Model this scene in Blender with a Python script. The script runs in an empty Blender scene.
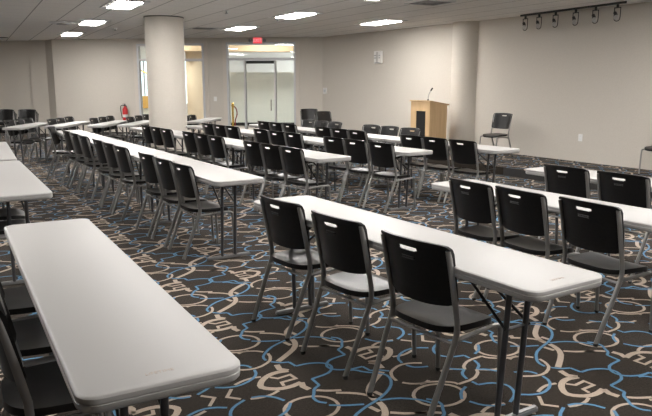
import bpy, bmesh, math, random
from mathutils import Vector, Matrix

# ------------------------------------------------------------------ camera, world, exposure
scene = bpy.context.scene
C = bpy.context.collection
cam_data = bpy.data.cameras.new('camera')
cam_data.sensor_width = 36.0
cam_data.lens = 664.7 / 652 * 36.0
cam_data.clip_end = 200
cam = bpy.data.objects.new('camera', cam_data)
C.objects.link(cam)
cam.location = (0, 0, 1.526)
cam.rotation_euler = (math.radians(90 - 10.57), 0, 0)
scene.camera = cam

world = bpy.data.worlds.new('world')
scene.world = world
world.use_nodes = True
wbg = world.node_tree.nodes['Background']
wbg.inputs[0].default_value = (0.86, 0.93, 1.0, 1)
wbg.inputs[1].default_value = 3.0

TROFFER_STRENGTH = 66.0
scene.view_settings.view_transform = 'Standard'
scene.view_settings.look = 'None'
scene.view_settings.gamma = 1.0
scene.view_settings.use_curve_mapping = False
scene.view_settings.exposure = 0.0
scene.cycles.max_bounces = 8
scene.cycles.diffuse_bounces = 5
scene.cycles.glossy_bounces = 3
scene.cycles.transmission_bounces = 6
scene.cycles.transparent_max_bounces = 8
scene.cycles.caustics_reflective = False
scene.cycles.caustics_refractive = False
scene.cycles.sample_clamp_indirect = 6.0

CEIL = 2.83
R = math.radians

# ------------------------------------------------------------------ materials
def new_mat(name, color, rough=0.6, metal=0.0, spec=0.5, emit=None, emit_s=0.0):
    m = bpy.data.materials.new(name)
    m.use_nodes = True
    b = m.node_tree.nodes['Principled BSDF']
    b.inputs['Base Color'].default_value = (*color, 1)
    b.inputs['Roughness'].default_value = rough
    b.inputs['Metallic'].default_value = metal
    b.inputs['Specular IOR Level'].default_value = spec
    if emit:
        b.inputs['Emission Color'].default_value = (*emit, 1)
        b.inputs['Emission Strength'].default_value = emit_s
    return m

def add_noise(m, color_a, color_b, scale=20, detail=4, bump=0.0, bump_scale=200, dist=0.002, stretch=None):
    nt = m.node_tree
    b = nt.nodes['Principled BSDF']
    tc = nt.nodes.new('ShaderNodeTexCoord')
    src = tc.outputs['Object']
    if stretch:
        mp = nt.nodes.new('ShaderNodeMapping')
        mp.inputs['Scale'].default_value = stretch
        nt.links.new(src, mp.inputs['Vector'])
        src = mp.outputs['Vector']
    n = nt.nodes.new('ShaderNodeTexNoise')
    n.inputs['Scale'].default_value = scale
    n.inputs['Detail'].default_value = detail
    nt.links.new(src, n.inputs['Vector'])
    r = nt.nodes.new('ShaderNodeValToRGB')
    r.color_ramp.elements[0].position = 0.3
    r.color_ramp.elements[1].position = 0.7
    r.color_ramp.elements[0].color = (*color_a, 1)
    r.color_ramp.elements[1].color = (*color_b, 1)
    nt.links.new(n.outputs['Fac'], r.inputs['Fac'])
    nt.links.new(r.outputs['Color'], b.inputs['Base Color'])
    if bump:
        n2 = nt.nodes.new('ShaderNodeTexNoise')
        n2.inputs['Scale'].default_value = bump_scale
        n2.inputs['Detail'].default_value = 3
        nt.links.new(src, n2.inputs['Vector'])
        bp = nt.nodes.new('ShaderNodeBump')
        bp.inputs['Strength'].default_value = bump
        bp.inputs['Distance'].default_value = dist
        nt.links.new(n2.outputs['Fac'], bp.inputs['Height'])
        nt.links.new(bp.outputs['Normal'], b.inputs['Normal'])
    return m

M = {}
M['wall'] = add_noise(new_mat('painted_wall', (0.5, 0.45, 0.39), 0.85, spec=0.2), (0.545, 0.508, 0.452), (0.590, 0.550, 0.490), 60, 6, 0.25, 90, 0.003)
M['wall_edge'] = new_mat('wall_paint_plain', (0.61, 0.56, 0.50), 0.8, spec=0.2)
M['carpet'] = add_noise(new_mat('carpet_pile', (0.03, 0.026, 0.022), 0.95, spec=0.1), (0.014, 0.011, 0.0085), (0.030, 0.0235, 0.0185), 90, 5, 0.5, 400, 0.004)
M['carpet_tan'] = add_noise(new_mat('carpet_tan', (0.4, 0.33, 0.27), 0.95, spec=0.1), (0.31, 0.25, 0.20), (0.42, 0.345, 0.28), 150, 4)
M['carpet_blue'] = add_noise(new_mat('carpet_blue', (0.12, 0.28, 0.5), 0.95, spec=0.1), (0.07, 0.165, 0.275), (0.105, 0.225, 0.355), 150, 4)
for k in ('carpet', 'carpet_tan', 'carpet_blue'):
    b_ = M[k].node_tree.nodes['Principled BSDF']
    b_.inputs['Sheen Weight'].default_value = 0.055
    b_.inputs['Sheen Roughness'].default_value = 0.5
    b_.inputs['Sheen Tint'].default_value = (1.0, 0.9, 0.8, 1)
M['riser'] = new_mat('riser_rubber', (0.018, 0.017, 0.017), 0.6)
M['base'] = new_mat('rubber_base', (0.05, 0.045, 0.042), 0.6)
M['table'] = add_noise(new_mat('table_plastic', (0.7, 0.68, 0.64), 0.45, spec=0.4), (0.355, 0.347, 0.335), (0.40, 0.392, 0.38), 700, 2, 0.15, 500, 0.0006)
M['leg_dark'] = new_mat('table_leg_paint', (0.085, 0.085, 0.09), 0.35, metal=0.5)
M['foot_bar'] = new_mat('foot_bar_metal', (0.22, 0.22, 0.22), 0.4, metal=0.4)
M['brace'] = new_mat('brace_black', (0.012, 0.012, 0.013), 0.4)
M['chair_black'] = add_noise(new_mat('chair_plastic', (0.012, 0.012, 0.012), 0.32, spec=0.30), (0.005, 0.005, 0.005), (0.009, 0.0085, 0.0085), 60, 3, 0.12, 900, 0.0005)
M['chair_frame'] = new_mat('chair_frame', (0.30, 0.295, 0.285), 0.36, metal=0.75)
M['cap'] = new_mat('foot_cap', (0.02, 0.02, 0.02), 0.6)
M['logo'] = new_mat('embossed_mark', (0.05, 0.05, 0.05), 0.5)
M['print'] = new_mat('table_print', (0.42, 0.34, 0.27), 0.6)
M['alu'] = new_mat('door_frame_metal', (0.55, 0.56, 0.58), 0.45, metal=0.15)
M['white'] = new_mat('white_plastic', (0.75, 0.74, 0.72), 0.45)
M['grey'] = new_mat('grey_plastic', (0.30, 0.31, 0.31), 0.5)
M['black'] = new_mat('black_metal', (0.01, 0.01, 0.01), 0.4)
M['steel'] = new_mat('steel', (0.6, 0.6, 0.6), 0.25, metal=1.0)
M['gold'] = new_mat('brass', (0.75, 0.5, 0.12), 0.25, metal=0.8)
M['rope'] = new_mat('velvet_rope', (0.22, 0.02, 0.03), 0.9)
M['red'] = new_mat('red_enamel', (0.55, 0.015, 0.02), 0.3)
M['exit_red'] = new_mat('exit_face', (0.85, 0.05, 0.06), 0.4, emit=(1.0, 0.06, 0.09), emit_s=0.75)
M['exit_white'] = new_mat('exit_letters', (0.9, 0.6, 0.6), 0.4, emit=(1.0, 0.6, 0.6), emit_s=0.7)
M['diffuser'] = new_mat('troffer_diffuser', (0.9, 0.9, 0.9), 0.5, emit=(1.0, 0.965, 0.93), emit_s=TROFFER_STRENGTH)
M['lobby_light'] = new_mat('lobby_light', (0.9, 0.9, 0.9), 0.5, emit=(1.0, 0.96, 0.9), emit_s=58.0)
M['trim_white'] = new_mat('fixture_trim', (0.7, 0.7, 0.7), 0.5)
M['lobby_wall'] = new_mat('lobby_wall', (0.77, 0.80, 0.76), 0.8)
M['lobby_white'] = new_mat('lobby_white', (0.80, 0.83, 0.86), 0.8)
M['lobby_beige'] = new_mat('lobby_beige', (0.72, 0.60, 0.45), 0.8)
M['soffit'] = new_mat('lobby_soffit_paint', (0.50, 0.38, 0.25), 0.8)
M['lobby_floor'] = new_mat('lobby_floor', (0.36, 0.31, 0.29), 0.5)
M['vent_dark'] = new_mat('vent_dark', (0.04, 0.038, 0.036), 0.7)
M['lens'] = new_mat('lamp_lens', (0.5, 0.48, 0.46), 0.3)

def wood(name, a, b, scale):
    m = new_mat(name, a, 0.4)
    return add_noise(m, a, b, scale, 6, stretch=(6, 6, 0.5))
M['wood'] = wood('pale_maple', (0.56, 0.38, 0.20), (0.66, 0.46, 0.26), 3)
M['wood_gold'] = wood('gold_wood', (0.62, 0.36, 0.09), (0.78, 0.50, 0.16), 3)

def glass_mat():
    m = bpy.data.materials.new('clear_glass')
    m.use_nodes = True
    nt = m.node_tree
    nt.nodes.remove(nt.nodes['Principled BSDF'])
    out = nt.nodes['Material Output']
    t = nt.nodes.new('ShaderNodeBsdfTransparent')
    t.inputs[0].default_value = (0.93, 0.96, 0.95, 1)
    g = nt.nodes.new('ShaderNodeBsdfGlossy')
    g.inputs['Roughness'].default_value = 0.02
    mx = nt.nodes.new('ShaderNodeMixShader')
    fr = nt.nodes.new('ShaderNodeFresnel')
    fr.inputs[0].default_value = 1.45
    nt.links.new(fr.outputs[0], mx.inputs[0])
    nt.links.new(t.outputs[0], mx.inputs[1])
    nt.links.new(g.outputs[0], mx.inputs[2])
    nt.links.new(mx.outputs[0], out.inputs[0])
    return m
M['glass'] = glass_mat()

def ceiling_mat():
    m = new_mat('ceiling_tile', (0.6, 0.59, 0.57), 0.9, spec=0.1)
    nt = m.node_tree
    b = nt.nodes['Principled BSDF']
    tc = nt.nodes.new('ShaderNodeTexCoord')
    mp = nt.nodes.new('ShaderNodeMapping')
    mp.inputs['Location'].default_value = (4.69, -11.32, 0)
    mp2 = nt.nodes.new('ShaderNodeVectorRotate')
    mp2.rotation_type = 'Z_AXIS'
    mp2.inputs['Angle'].default_value = -R(117.9)
    nt.links.new(tc.outputs['Object'], mp.inputs['Vector'])
    nt.links.new(mp.outputs['Vector'], mp2.inputs['Vector'])
    sep = nt.nodes.new('ShaderNodeSeparateXYZ')
    nt.links.new(mp2.outputs['Vector'], sep.inputs[0])
    def line(sock, period, width):
        a = nt.nodes.new('ShaderNodeMath'); a.operation = 'DIVIDE'; a.inputs[1].default_value = period
        f = nt.nodes.new('ShaderNodeMath'); f.operation = 'FRACT'
        s = nt.nodes.new('ShaderNodeMath'); s.operation = 'SUBTRACT'; s.inputs[1].default_value = 0.5
        ab = nt.nodes.new('ShaderNodeMath'); ab.operation = 'ABSOLUTE'
        g = nt.nodes.new('ShaderNodeMath'); g.operation = 'GREATER_THAN'; g.inputs[1].default_value = 0.5 - width / period / 2
        nt.links.new(sock, a.inputs[0]); nt.links.new(a.outputs[0], f.inputs[0]); nt.links.new(f.outputs[0], s.inputs[0])
        nt.links.new(s.outputs[0], ab.inputs[0]); nt.links.new(ab.outputs[0], g.inputs[0])
        return g.outputs[0]
    l1 = line(sep.outputs['Y'], 0.61, 0.022)
    l2 = line(sep.outputs['X'], 0.61, 0.016)
    h = nt.nodes.new('ShaderNodeMath'); h.operation = 'MULTIPLY'; h.inputs[1].default_value = 0.4
    nt.links.new(l2, h.inputs[0])
    mxm = nt.nodes.new('ShaderNodeMath'); mxm.operation = 'MAXIMUM'
    nt.links.new(l1, mxm.inputs[0]); nt.links.new(h.outputs[0], mxm.inputs[1])
    n = nt.nodes.new('ShaderNodeTexNoise'); n.inputs['Scale'].default_value = 30; n.inputs['Detail'].default_value = 8
    r = nt.nodes.new('ShaderNodeValToRGB')
    r.color_ramp.elements[0].position = 0.35; r.color_ramp.elements[0].color = (0.82, 0.80, 0.77, 1)
    r.color_ramp.elements[1].position = 0.65; r.color_ramp.elements[1].color = (0.90, 0.88, 0.85, 1)
    nt.links.new(tc.outputs['Object'], n.inputs['Vector']); nt.links.new(n.outputs['Fac'], r.inputs['Fac'])
    mix = nt.nodes.new('ShaderNodeMix'); mix.data_type = 'RGBA'
    nt.links.new(mxm.outputs[0], mix.inputs['Factor'])
    nt.links.new(r.outputs['Color'], mix.inputs['A'])
    mix.inputs['B'].default_value = (0.42, 0.405, 0.39, 1)
    nt.links.new(mix.outputs['Result'], b.inputs['Base Color'])
    return m
M['ceiling'] = ceiling_mat()

# ------------------------------------------------------------------ mesh helpers
def obj(name, bm, mat, parent=None, smooth=False, mats=None):
    me = bpy.data.meshes.new(name)
    bmesh.ops.recalc_face_normals(bm, faces=bm.faces)
    bm.to_mesh(me)
    bm.free()
    for m in (mats or [mat]):
        me.materials.append(m)
    if smooth:
        for p in me.polygons:
            p.use_smooth = True
        try:
            me.set_sharp_from_angle(angle=R(40))
        except Exception:
            pass
    o = bpy.data.objects.new(name, me)
    C.objects.link(o)
    if parent:
        o.parent = parent
    return o

def tag(o, label=None, cat=None, group=None, kind=None):
    if label: o['label'] = label
    if cat: o['category'] = cat
    if group: o['group'] = group
    if kind: o['kind'] = kind
    return o

def thing(name, label, cat, loc=(0, 0, 0), rz=0.0, group=None):
    o = bpy.data.objects.new(name, None)
    o.empty_display_size = 0.1
    C.objects.link(o)
    o.location = loc
    o.rotation_euler = (0, 0, rz)
    return tag(o, label, cat, group)

def struct(name, bm, mat, parent=None, mats=None, smooth=False):
    o = obj(name, bm, mat, parent, smooth, mats)
    if not parent:
        o['kind'] = 'structure'
    return o

def box(bm, x0, x1, y0, y1, z0, z1, mi=0, mat4=None):
    vs = [bm.verts.new((x, y, z)) for z in (z0, z1) for x, y in ((x0, y0), (x1, y0), (x1, y1), (x0, y1))]
    fs = []
    for q in ((0, 3, 2, 1), (4, 5, 6, 7), (0, 1, 5, 4), (1, 2, 6, 5), (2, 3, 7, 6), (3, 0, 4, 7)):
        f = bm.faces.new([vs[i] for i in q])
        f.material_index = mi
        fs.append(f)
    if mat4 is not None:
        bmesh.ops.transform(bm, matrix=mat4, verts=vs)
    return fs

def rbox(x0, x1, y0, y1, z0, z1, bev=0.005, seg=2):
    bm = bmesh.new()
    box(bm, x0, x1, y0, y1, z0, z1)
    bmesh.ops.bevel(bm, geom=list(bm.edges), offset=bev, segments=seg, affect='EDGES', profile=0.5)
    return bm

def prism(bm, pts, z0, z1, mi=0):
    lo = [bm.verts.new((x, y, z0)) for x, y in pts]
    hi = [bm.verts.new((x, y, z1)) for x, y in pts]
    n = len(pts)
    a = bm.faces.new(lo[::-1]); b = bm.faces.new(hi)
    a.material_index = mi; b.material_index = mi
    for i in range(n):
        f = bm.faces.new([lo[i], lo[(i + 1) % n], hi[(i + 1) % n], hi[i]])
        f.material_index = mi

def cyl(bm, x, y, z0, z1, r, n=24, r2=None, mi=0):
    r2 = r if r2 is None else r2
    lo = [bm.verts.new((x + r * math.cos(2 * math.pi * i / n), y + r * math.sin(2 * math.pi * i / n), z0)) for i in range(n)]
    hi = [bm.verts.new((x + r2 * math.cos(2 * math.pi * i / n), y + r2 * math.sin(2 * math.pi * i / n), z1)) for i in range(n)]
    fs = [bm.faces.new(lo[::-1]), bm.faces.new(hi)]
    for i in range(n):
        fs.append(bm.faces.new([lo[i], lo[(i + 1) % n], hi[(i + 1) % n], hi[i]]))
    for f in fs:
        f.material_index = mi

def lathe(bm, prof, n=24, x=0, y=0, mi=0):
    rings = []
    for r, z in prof:
        rings.append([bm.verts.new((x + r * math.cos(2 * math.pi * i / n), y + r * math.sin(2 * math.pi * i / n), z)) for i in range(n)])
    for a, b in zip(rings[:-1], rings[1:]):
        for i in range(n):
            f = bm.faces.new([a[i], a[(i + 1) % n], b[(i + 1) % n], b[i]])
            f.material_index = mi
    bm.faces.new(rings[0][::-1]).material_index = mi
    bm.faces.new(rings[-1]).material_index = mi

def smooth_path(pts, it=2):
    P = [Vector(p) for p in pts]
    for _ in range(it):
        n = [P[0]]
        for a, b in zip(P[:-1], P[1:]):
            n += [a.lerp(b, 0.25), a.lerp(b, 0.75)]
        n.append(P[-1])
        P = n
    return P

def tube(bm, pts, r, n=8, squash=1.0, mi=0):
    P = [Vector(p) for p in pts]
    rings = []
    up = None
    for i, p in enumerate(P):
        if i == 0: t = P[1] - P[0]
        elif i == len(P) - 1: t = P[-1] - P[-2]
        else: t = (P[i + 1] - P[i]).normalized() + (P[i] - P[i - 1]).normalized()
        t.normalize()
        if up is None:
            ref = Vector((1, 0, 0)) if abs(t.x) < 0.9 else Vector((0, 1, 0))
            u = ref - t * ref.dot(t)
        else:
            u = up - t * up.dot(t)
        u.normalize()
        up = u
        v = t.cross(u)
        rings.append([bm.verts.new(p + u * (r * math.cos(2 * math.pi * k / n)) + v * (r * squash * math.sin(2 * math.pi * k / n))) for k in range(n)])
    for a, b in zip(rings[:-1], rings[1:]):
        for k in range(n):
            bm.faces.new([a[k], a[(k + 1) % n], b[(k + 1) % n], b[k]]).material_index = mi
    bm.faces.new(rings[0][::-1]).material_index = mi
    bm.faces.new(rings[-1]).material_index = mi

def dup(root, loc, rz, label=None, group=None, subparts=True, cat=None):
    r = root.copy()
    C.objects.link(r)
    r.location = loc
    r.rotation_euler = (0, 0, rz)
    if label: r['label'] = label
    if group: r['group'] = group
    if cat: r['category'] = cat
    for ch in list(root.children):
        c = ch.copy()
        C.objects.link(c)
        c.parent = r
        if subparts:
            for g in list(ch.children):
                d = g.copy()
                C.objects.link(d)
                d.parent = c
    return r

def text_bm(body, size, depth, mat4):
    cu = bpy.data.curves.new('lettering', 'FONT')
    cu.body = body
    cu.size = size
    cu.extrude = depth
    cu.align_x = 'CENTER'
    cu.align_y = 'CENTER'
    o = bpy.data.objects.new('lettering', cu)
    C.objects.link(o)
    dg = bpy.context.evaluated_depsgraph_get()
    me = bpy.data.meshes.new_from_object(o.evaluated_get(dg))
    bm = bmesh.new()
    bm.from_mesh(me)
    bpy.data.objects.remove(o)
    bpy.data.meshes.remove(me)
    bmesh.ops.transform(bm, matrix=mat4, verts=bm.verts)
    return bm

# carpet motif: colour, width, flat x,y list in mm within one repeat
CARPET=[
('t',2,(42,196,30,136,61,96)),
('t',2,(518,-136,530,-76,499,-36)),
('t',2,(61,96,43,99,9,106,-22,105,-50,98,-77,84,-104,64,-127,39,-145,10,-148,-14,-136,-34,-117,-52,-92,-69,-64,-79,-34,-82,0,-80,36,-71,54,-67)),
('t',2,(499,-36,517,-39,551,-46,582,-45,610,-38,637,-24,664,-4,687,21,705,50,708,74,696,94,677,112,652,129,624,139,594,142,560,140,524,131,506,127)),
('t',2,(54,-67,39,-112,51,-158)),
('t',2,(506,127,521,172,509,218)),
('t',1,(-60,71,-30,37,47,46,52,-11,-35,-15,-42,-57)),
('t',1,(620,-11,590,23,513,14,508,71,595,75,602,117)),
('t',1.4,(225,468,239,406)),
('t',1.4,(335,-408,321,-346)),
('t',1.2,(163,677,182,664,219,640,248,617,269,594,285,568,293,541,298,527)),
('t',2,(289,484,288,471,285,446,274,415,255,380,223,344,178,308,133,276,90,247,69,233)),
('t',2,(271,-424,272,-411,275,-386,286,-355,305,-320,337,-284,382,-248,427,-216,470,-187,491,-173)),
('t',1.2,(276,371,293,358,327,331,366,310,412,292,434,284)),
('t',1.2,(77,-184,88,-193,109,-210,136,-226,169,-241,186,-248)),
('t',1.2,(483,244,472,253,451,270,424,286,391,301,374,308)),
('b',1,(353,868,363,864,384,857,399,842,410,820,434,793,471,762,493,734,501,710,497,680,480,643,454,608,420,576,377,546,326,519,274,497,222,480,175,460,133,439,96,412,64,381,40,355,25,333,17,311,16,288,15,276)),
('b',1,(31,248,71,209,117,191)),
('b',1,(529,-188,489,-149,443,-131)),
('b',1,(117,191,124,126)),
('b',1,(443,-131,436,-66)),
('b',1,(124,126,141,125,174,125,204,120,230,110,251,100,268,88,280,75,288,62,292,46,291,26,283,7,269,-12,252,-28,233,-40,198,-50,147,-57,121,-60)),
('b',1,(436,-66,419,-65,386,-65,356,-60,330,-50,309,-40,292,-28,280,-15,272,-2,268,14,269,34,277,53,291,72,308,88,327,100,362,110,413,117,439,120)),
('b',1,(121,-60,117,-143)),
('b',1,(439,120,443,203)),
('b',1,(117,-143,106,-149,84,-161,67,-177,55,-198,42,-219,27,-238,20,-259,19,-283,26,-304,43,-322,51,-331)),
('b',1,(443,203,454,209,476,221,493,237,505,258,518,279,533,298,540,319,541,343,534,364,517,382,509,391)),
('b',1,(64,580,80,570,112,548,150,528,193,510,215,500)),
('b',1,(303,496,323,491,365,480,404,462,440,435,466,411,482,391,495,370,504,347,509,336)),
('t',1,(-520,521,-506,522,-478,522,-446,510,-408,484,-389,472)),
('t',1,(1080,-461,1066,-462,1038,-462,1006,-450,968,-424,949,-412)),
('t',1,(-389,472,-383,481,-371,501,-347,521,-311,542,-265,554,-211,557,-183,558)),
('t',1,(949,-412,943,-421,931,-441,907,-461,871,-482,825,-494,771,-497,743,-498)),
('t',1,(-183,558,-181,551,-178,536,-163,518,-137,496,-109,479,-81,466,-52,458,-23,457,-9,456)),
('t',1,(743,-498,741,-491,738,-476,723,-458,697,-436,669,-419,641,-406,612,-398,583,-397,569,-396)),
('b',1,(-255,365,-263,377,-280,401,-299,419,-320,431,-331,438)),
('b',1,(815,-305,823,-317,840,-341,859,-359,880,-371,891,-378)),
('b',1,(-331,438,-319,447,-293,465,-276,489,-267,520,-263,535)),
('b',1,(891,-378,879,-387,853,-405,836,-429,827,-460,823,-475)),
('b',1,(-263,572,-264,583,-264,605,-264,616)),
('b',1,(823,-512,824,-523,824,-545,824,-556)),
('b',1,(-264,616,-282,620,-318,628,-344,639,-361,653,-375,669,-387,689,-389,712,-380,740,-367,764,-348,787,-321,808,-284,827,-265,837)),
('b',1,(824,-556,842,-560,878,-568,904,-579,921,-593,935,-609,947,-629,949,-652,940,-680,927,-704,908,-727,881,-748,844,-767,825,-777)),
('b',1,(-226,842,-213,839,-187,834,-162,821,-137,801,-118,776,-106,746,-99,731)),
('b',1,(786,-782,773,-779,747,-774,722,-761,697,-741,678,-716,666,-686,659,-671)),
('b',1,(-84,695,-95,680,-118,650,-145,626,-179,609,-196,601)),
('b',1,(644,-635,655,-620,678,-590,705,-566,739,-549,756,-541)),
('t',1,(-80,445,-71,449,-51,456,-26,454,4,442,29,426,47,406,55,395)),
('t',1,(640,-385,631,-389,611,-396,586,-394,556,-382,531,-366,513,-346,505,-335)),
('t',1,(69,363,66,348,61,318,49,291,33,265,3,242,-39,221,-77,213,-113,217,-145,228,-174,245,-188,253)),
('t',1,(491,-303,494,-288,499,-258,511,-231,527,-205,557,-182,599,-161,637,-153,673,-157,705,-168,734,-185,748,-193)),
('b',1,(-187,308,-176,304,-155,297,-135,289,-117,278,-105,263,-98,242,-95,231)),
('b',1,(747,-248,736,-244,715,-237,695,-229,677,-218,665,-203,658,-182,655,-171)),
('b',1,(-92,197,-96,183,-102,154,-118,127,-145,101,-180,80,-222,65,-259,61,-290,68,-318,79,-343,96,-356,104)),
('b',1,(652,-137,656,-123,662,-94,678,-67,705,-41,740,-20,782,-5,819,-1,850,-8,878,-19,903,-36,916,-44)),
('t',1,(-99,100,-111,103,-135,109,-161,110,-189,106,-216,98,-243,87,-256,81)),
('t',1,(659,-40,671,-43,695,-49,721,-50,749,-46,776,-38,803,-27,816,-21)),
('t',1,(-289,46,-342,-25,-291,-79)),
('t',1,(849,14,902,85,851,139)),
('t',1,(-89,-91,-102,-97,-129,-109,-158,-115,-189,-116,-216,-113,-238,-106,-250,-103)),
('t',1,(649,151,662,157,689,169,718,175,749,176,776,173,798,166,810,163)),
('t',1,(730,395,725,425,712,452,690,476,662,495,630,506,595,510,560,506,528,495,500,476,478,453,465,425,460,395,465,365,478,338,500,314,527,295,560,284,595,280,630,284,662,295,690,314,712,337,725,365,730,395)),
('t',1,(-170,-335,-165,-365,-152,-392,-130,-416,-102,-435,-70,-446,-35,-450,0,-446,33,-435,60,-416,82,-393,95,-365,100,-335,95,-305,82,-278,60,-254,33,-235,0,-224,-35,-220,-70,-224,-102,-235,-130,-254,-152,-277,-165,-305,-170,-335)),
]
CARPET_ORIGIN=(1.3300,3.1837)

# ------------------------------------------------------------------ the room
STAGE_Z = 0.13
# plan points
P_CORNER = (-0.10, 19.35)
P_COL = (2.98, 14.80)
WR_A, WR_B = (3.10, 14.68), (11.18, 1.15)
STAGE = [(3.02, 11.24), (9.40, 0.55), (11.1, 1.25), (3.30, 14.33), (3.02, 14.50), (2.70, 15.05), (2.15, 12.75)]
FLOOR = [(-13, -4), (14.5, -4), (11.2, 1.2), (3.1, 14.7), (-0.1, 19.4), (-8.15, 20.4), (-8.6, 20.9), (-13, 21.4)]

def inside(p, poly):
    x, y = p
    c = False
    n = len(poly)
    for i in range(n):
        x1, y1 = poly[i]; x2, y2 = poly[(i + 1) % n]
        if (y1 > y) != (y2 > y) and x < (x2 - x1) * (y - y1) / (y2 - y1) + x1:
            c = not c
    return c

def ribbon_quads():
    out = []
    for col, w, flat in CARPET:
        P = [Vector((flat[i] / 1000, flat[i + 1] / 1000)) for i in range(0, len(flat), 2)]
        hw = (0.0090 if col == 't' else 0.0080) * (w if w <= 1.4 else 1.85)
        L, Rr = [], []
        for i, p in enumerate(P):
            a = (P[i] - P[i - 1]).normalized() if i else None
            b = (P[i + 1] - P[i]).normalized() if i < len(P) - 1 else None
            a = a or b; b = b or a
            t = a + b
            if t.length < 0.2: t = a
            t.normalize()
            nrm = Vector((-t.y, t.x))
            k = 1 / max(0.55, nrm.dot(Vector((-a.y, a.x))))
            L.append(p + nrm * hw * k); Rr.append(p - nrm * hw * k)
        out.append((col, L, Rr))
    return out
RQ = ribbon_quads()

def carpet_mesh(poly, hole, z, z_base=None):
    th = R(120.6)
    ex = Vector((math.sin(th), -math.cos(th))); ey = Vector((math.cos(th), math.sin(th)))
    o = Vector(CARPET_ORIGIN)
    verts, faces, mids = [], [], []
    n = len(poly)
    zb = z - 0.02 if z_base is None else z_base
    verts += [(x, y, z) for x, y in poly] + [(x, y, zb) for x, y in poly]
    faces.append(tuple(range(n))); mids.append(0)
    faces.append(tuple(range(2 * n - 1, n - 1, -1))); mids.append(3 if z_base is not None else 0)
    for i in range(n):
        faces.append((i, n + i, n + (i + 1) % n, (i + 1) % n)); mids.append(3 if z_base is not None else 0)
    xs = [p[0] for p in poly]; ys = [p[1] for p in poly]
    a1 = ex * 1.30 + ey * 0.085
    a2 = ex * 0.015 + ey * 0.935
    for i in range(-14, 22):
        for j in range(-20, 30):
            c = o + a1 * i + a2 * j
            if not (min(xs) - 1.5 < c.x < max(xs) + 1.5 and min(ys) - 1.5 < c.y < max(ys) + 1.5):
                continue
            if c.y < 0.0 or c.y < abs(c.x) * 0.8 - 2.5:
                continue
            for col, L, Rr in RQ:
                mi = 1 if col == 't' else 2
                dz = 0.0010 if col == 't' else 0.0020
                prev = None
                for l, r in zip(L, Rr):
                    wl = c + ex * l.x + ey * l.y
                    wr = c + ex * r.x + ey * r.y
                    ok = inside(wl, poly) and inside(wr, poly)
                    if ok and hole and (inside(wl, hole) or inside(wr, hole)): ok = False
                    if not ok:
                        prev = None
                        continue
                    k = len(verts)
                    verts.append((wl.x, wl.y, z + dz)); verts.append((wr.x, wr.y, z + dz))
                    if prev is not None:
                        faces.append((prev + 1, k + 1, k, prev)); mids.append(mi)
                    prev = k
    return verts, faces, mids

def carpet_obj(name, poly, hole, z, z_base=None):
    v, f, m = carpet_mesh(poly, hole, z, z_base)
    me = bpy.data.meshes.new(name)
    me.from_pydata(v, [], f)
    for k in ('carpet', 'carpet_tan', 'carpet_blue', 'riser'):
        me.materials.append(M[k])
    me.polygons.foreach_set('material_index', m)
    me.update()
    o = bpy.data.objects.new(name, me)
    C.objects.link(o)
    o['kind'] = 'structure'
    return o

carpet_obj('floor', FLOOR, STAGE, 0.0)
carpet_obj('floor_stage', STAGE, None, STAGE_Z, 0.0)
# low ramped end of the stage
bm = bmesh.new()
va = [bm.verts.new(p) for p in [(3.02, 11.24, 0), (2.15, 12.75, 0), (2.15, 12.75, STAGE_Z), (3.02, 11.24, STAGE_Z), (2.62, 11.90, 0.0), (1.78, 13.3, 0.0)]]
bm.faces.new([va[0], va[1], va[2], va[3]])
bm.faces.new([va[0], va[3], va[4]])
bm.faces.new([va[3], va[2], va[5], va[4]])
bm.faces.new([va[2], va[1], va[5]])
bm.faces.new([va[0], va[4], va[5], va[1]])
struct('trim_1', bm, M['carpet'])

bm = bmesh.new()
prism(bm, [(-13.2, -4.2), (14.7, -4.2), (11.5, 1.3), (3.35, 14.9), (0.1, 19.6), (-8.0, 20.55), (-8.5, 21.1), (-13.2, 21.6)], CEIL, CEIL + 0.12)
struct('ceiling', bm, M['ceiling'])

def frame_matrix(a, b):
    """local x runs from a to b along a wall, y points out of the room"""
    d = Vector((b[0] - a[0], b[1] - a[1])).normalized()
    return Matrix(((d.x, -d.y, 0, a[0]), (d.y, d.x, 0, a[1]), (0, 0, 1, 0), (0, 0, 0, 1))), math.hypot(b[0] - a[0], b[1] - a[1])

def wall_seg(name, a, b, flip=1, thick=0.15, ext=(0, 0), openings=(), mat='wall'):
    m4, L = frame_matrix(a, b)
    bm = bmesh.new()
    y0, y1 = (0, thick) if flip > 0 else (-thick, 0)
    x = -ext[0]
    for o0, o1, oz in openings:
        box(bm, x, o0, y0, y1, 0, CEIL, 0, m4)
        box(bm, o0, o1, y0, y1, oz, CEIL, 0, m4)
        x = o1
    box(bm, x, L + ext[1], y0, y1, 0, CEIL, 0, m4)
    return struct(name, bm, M[mat])

# the wall with the glazed entrance; x measured leftwards from the corner
BACK_A, BACK_B = P_CORNER, (-8.17, 20.369)
DOOR = (0.775, 2.80, 2.70)
WIN = (3.47, 5.50, 2.68)
wall_seg('wall_back', BACK_A, BACK_B, -1, ext=(0.15, 0.0), openings=(DOOR, WIN))
wall_seg('wall_right', P_CORNER, (2.76, 15.10), 1, ext=(0.1, 0.35))
wall_seg('wall_stage', WR_A, WR_B, 1, ext=(0.3, 0.5))
wall_seg('wall_front', (14.8, -4.0), (-13.2, -4.0), 1)
wall_seg('wall_left', (-13.0, -4.2), (-13.0, 21.5), 1)
wall_seg('wall_side', (11.0, 1.4), (14.8, -4.1), 1)
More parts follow.
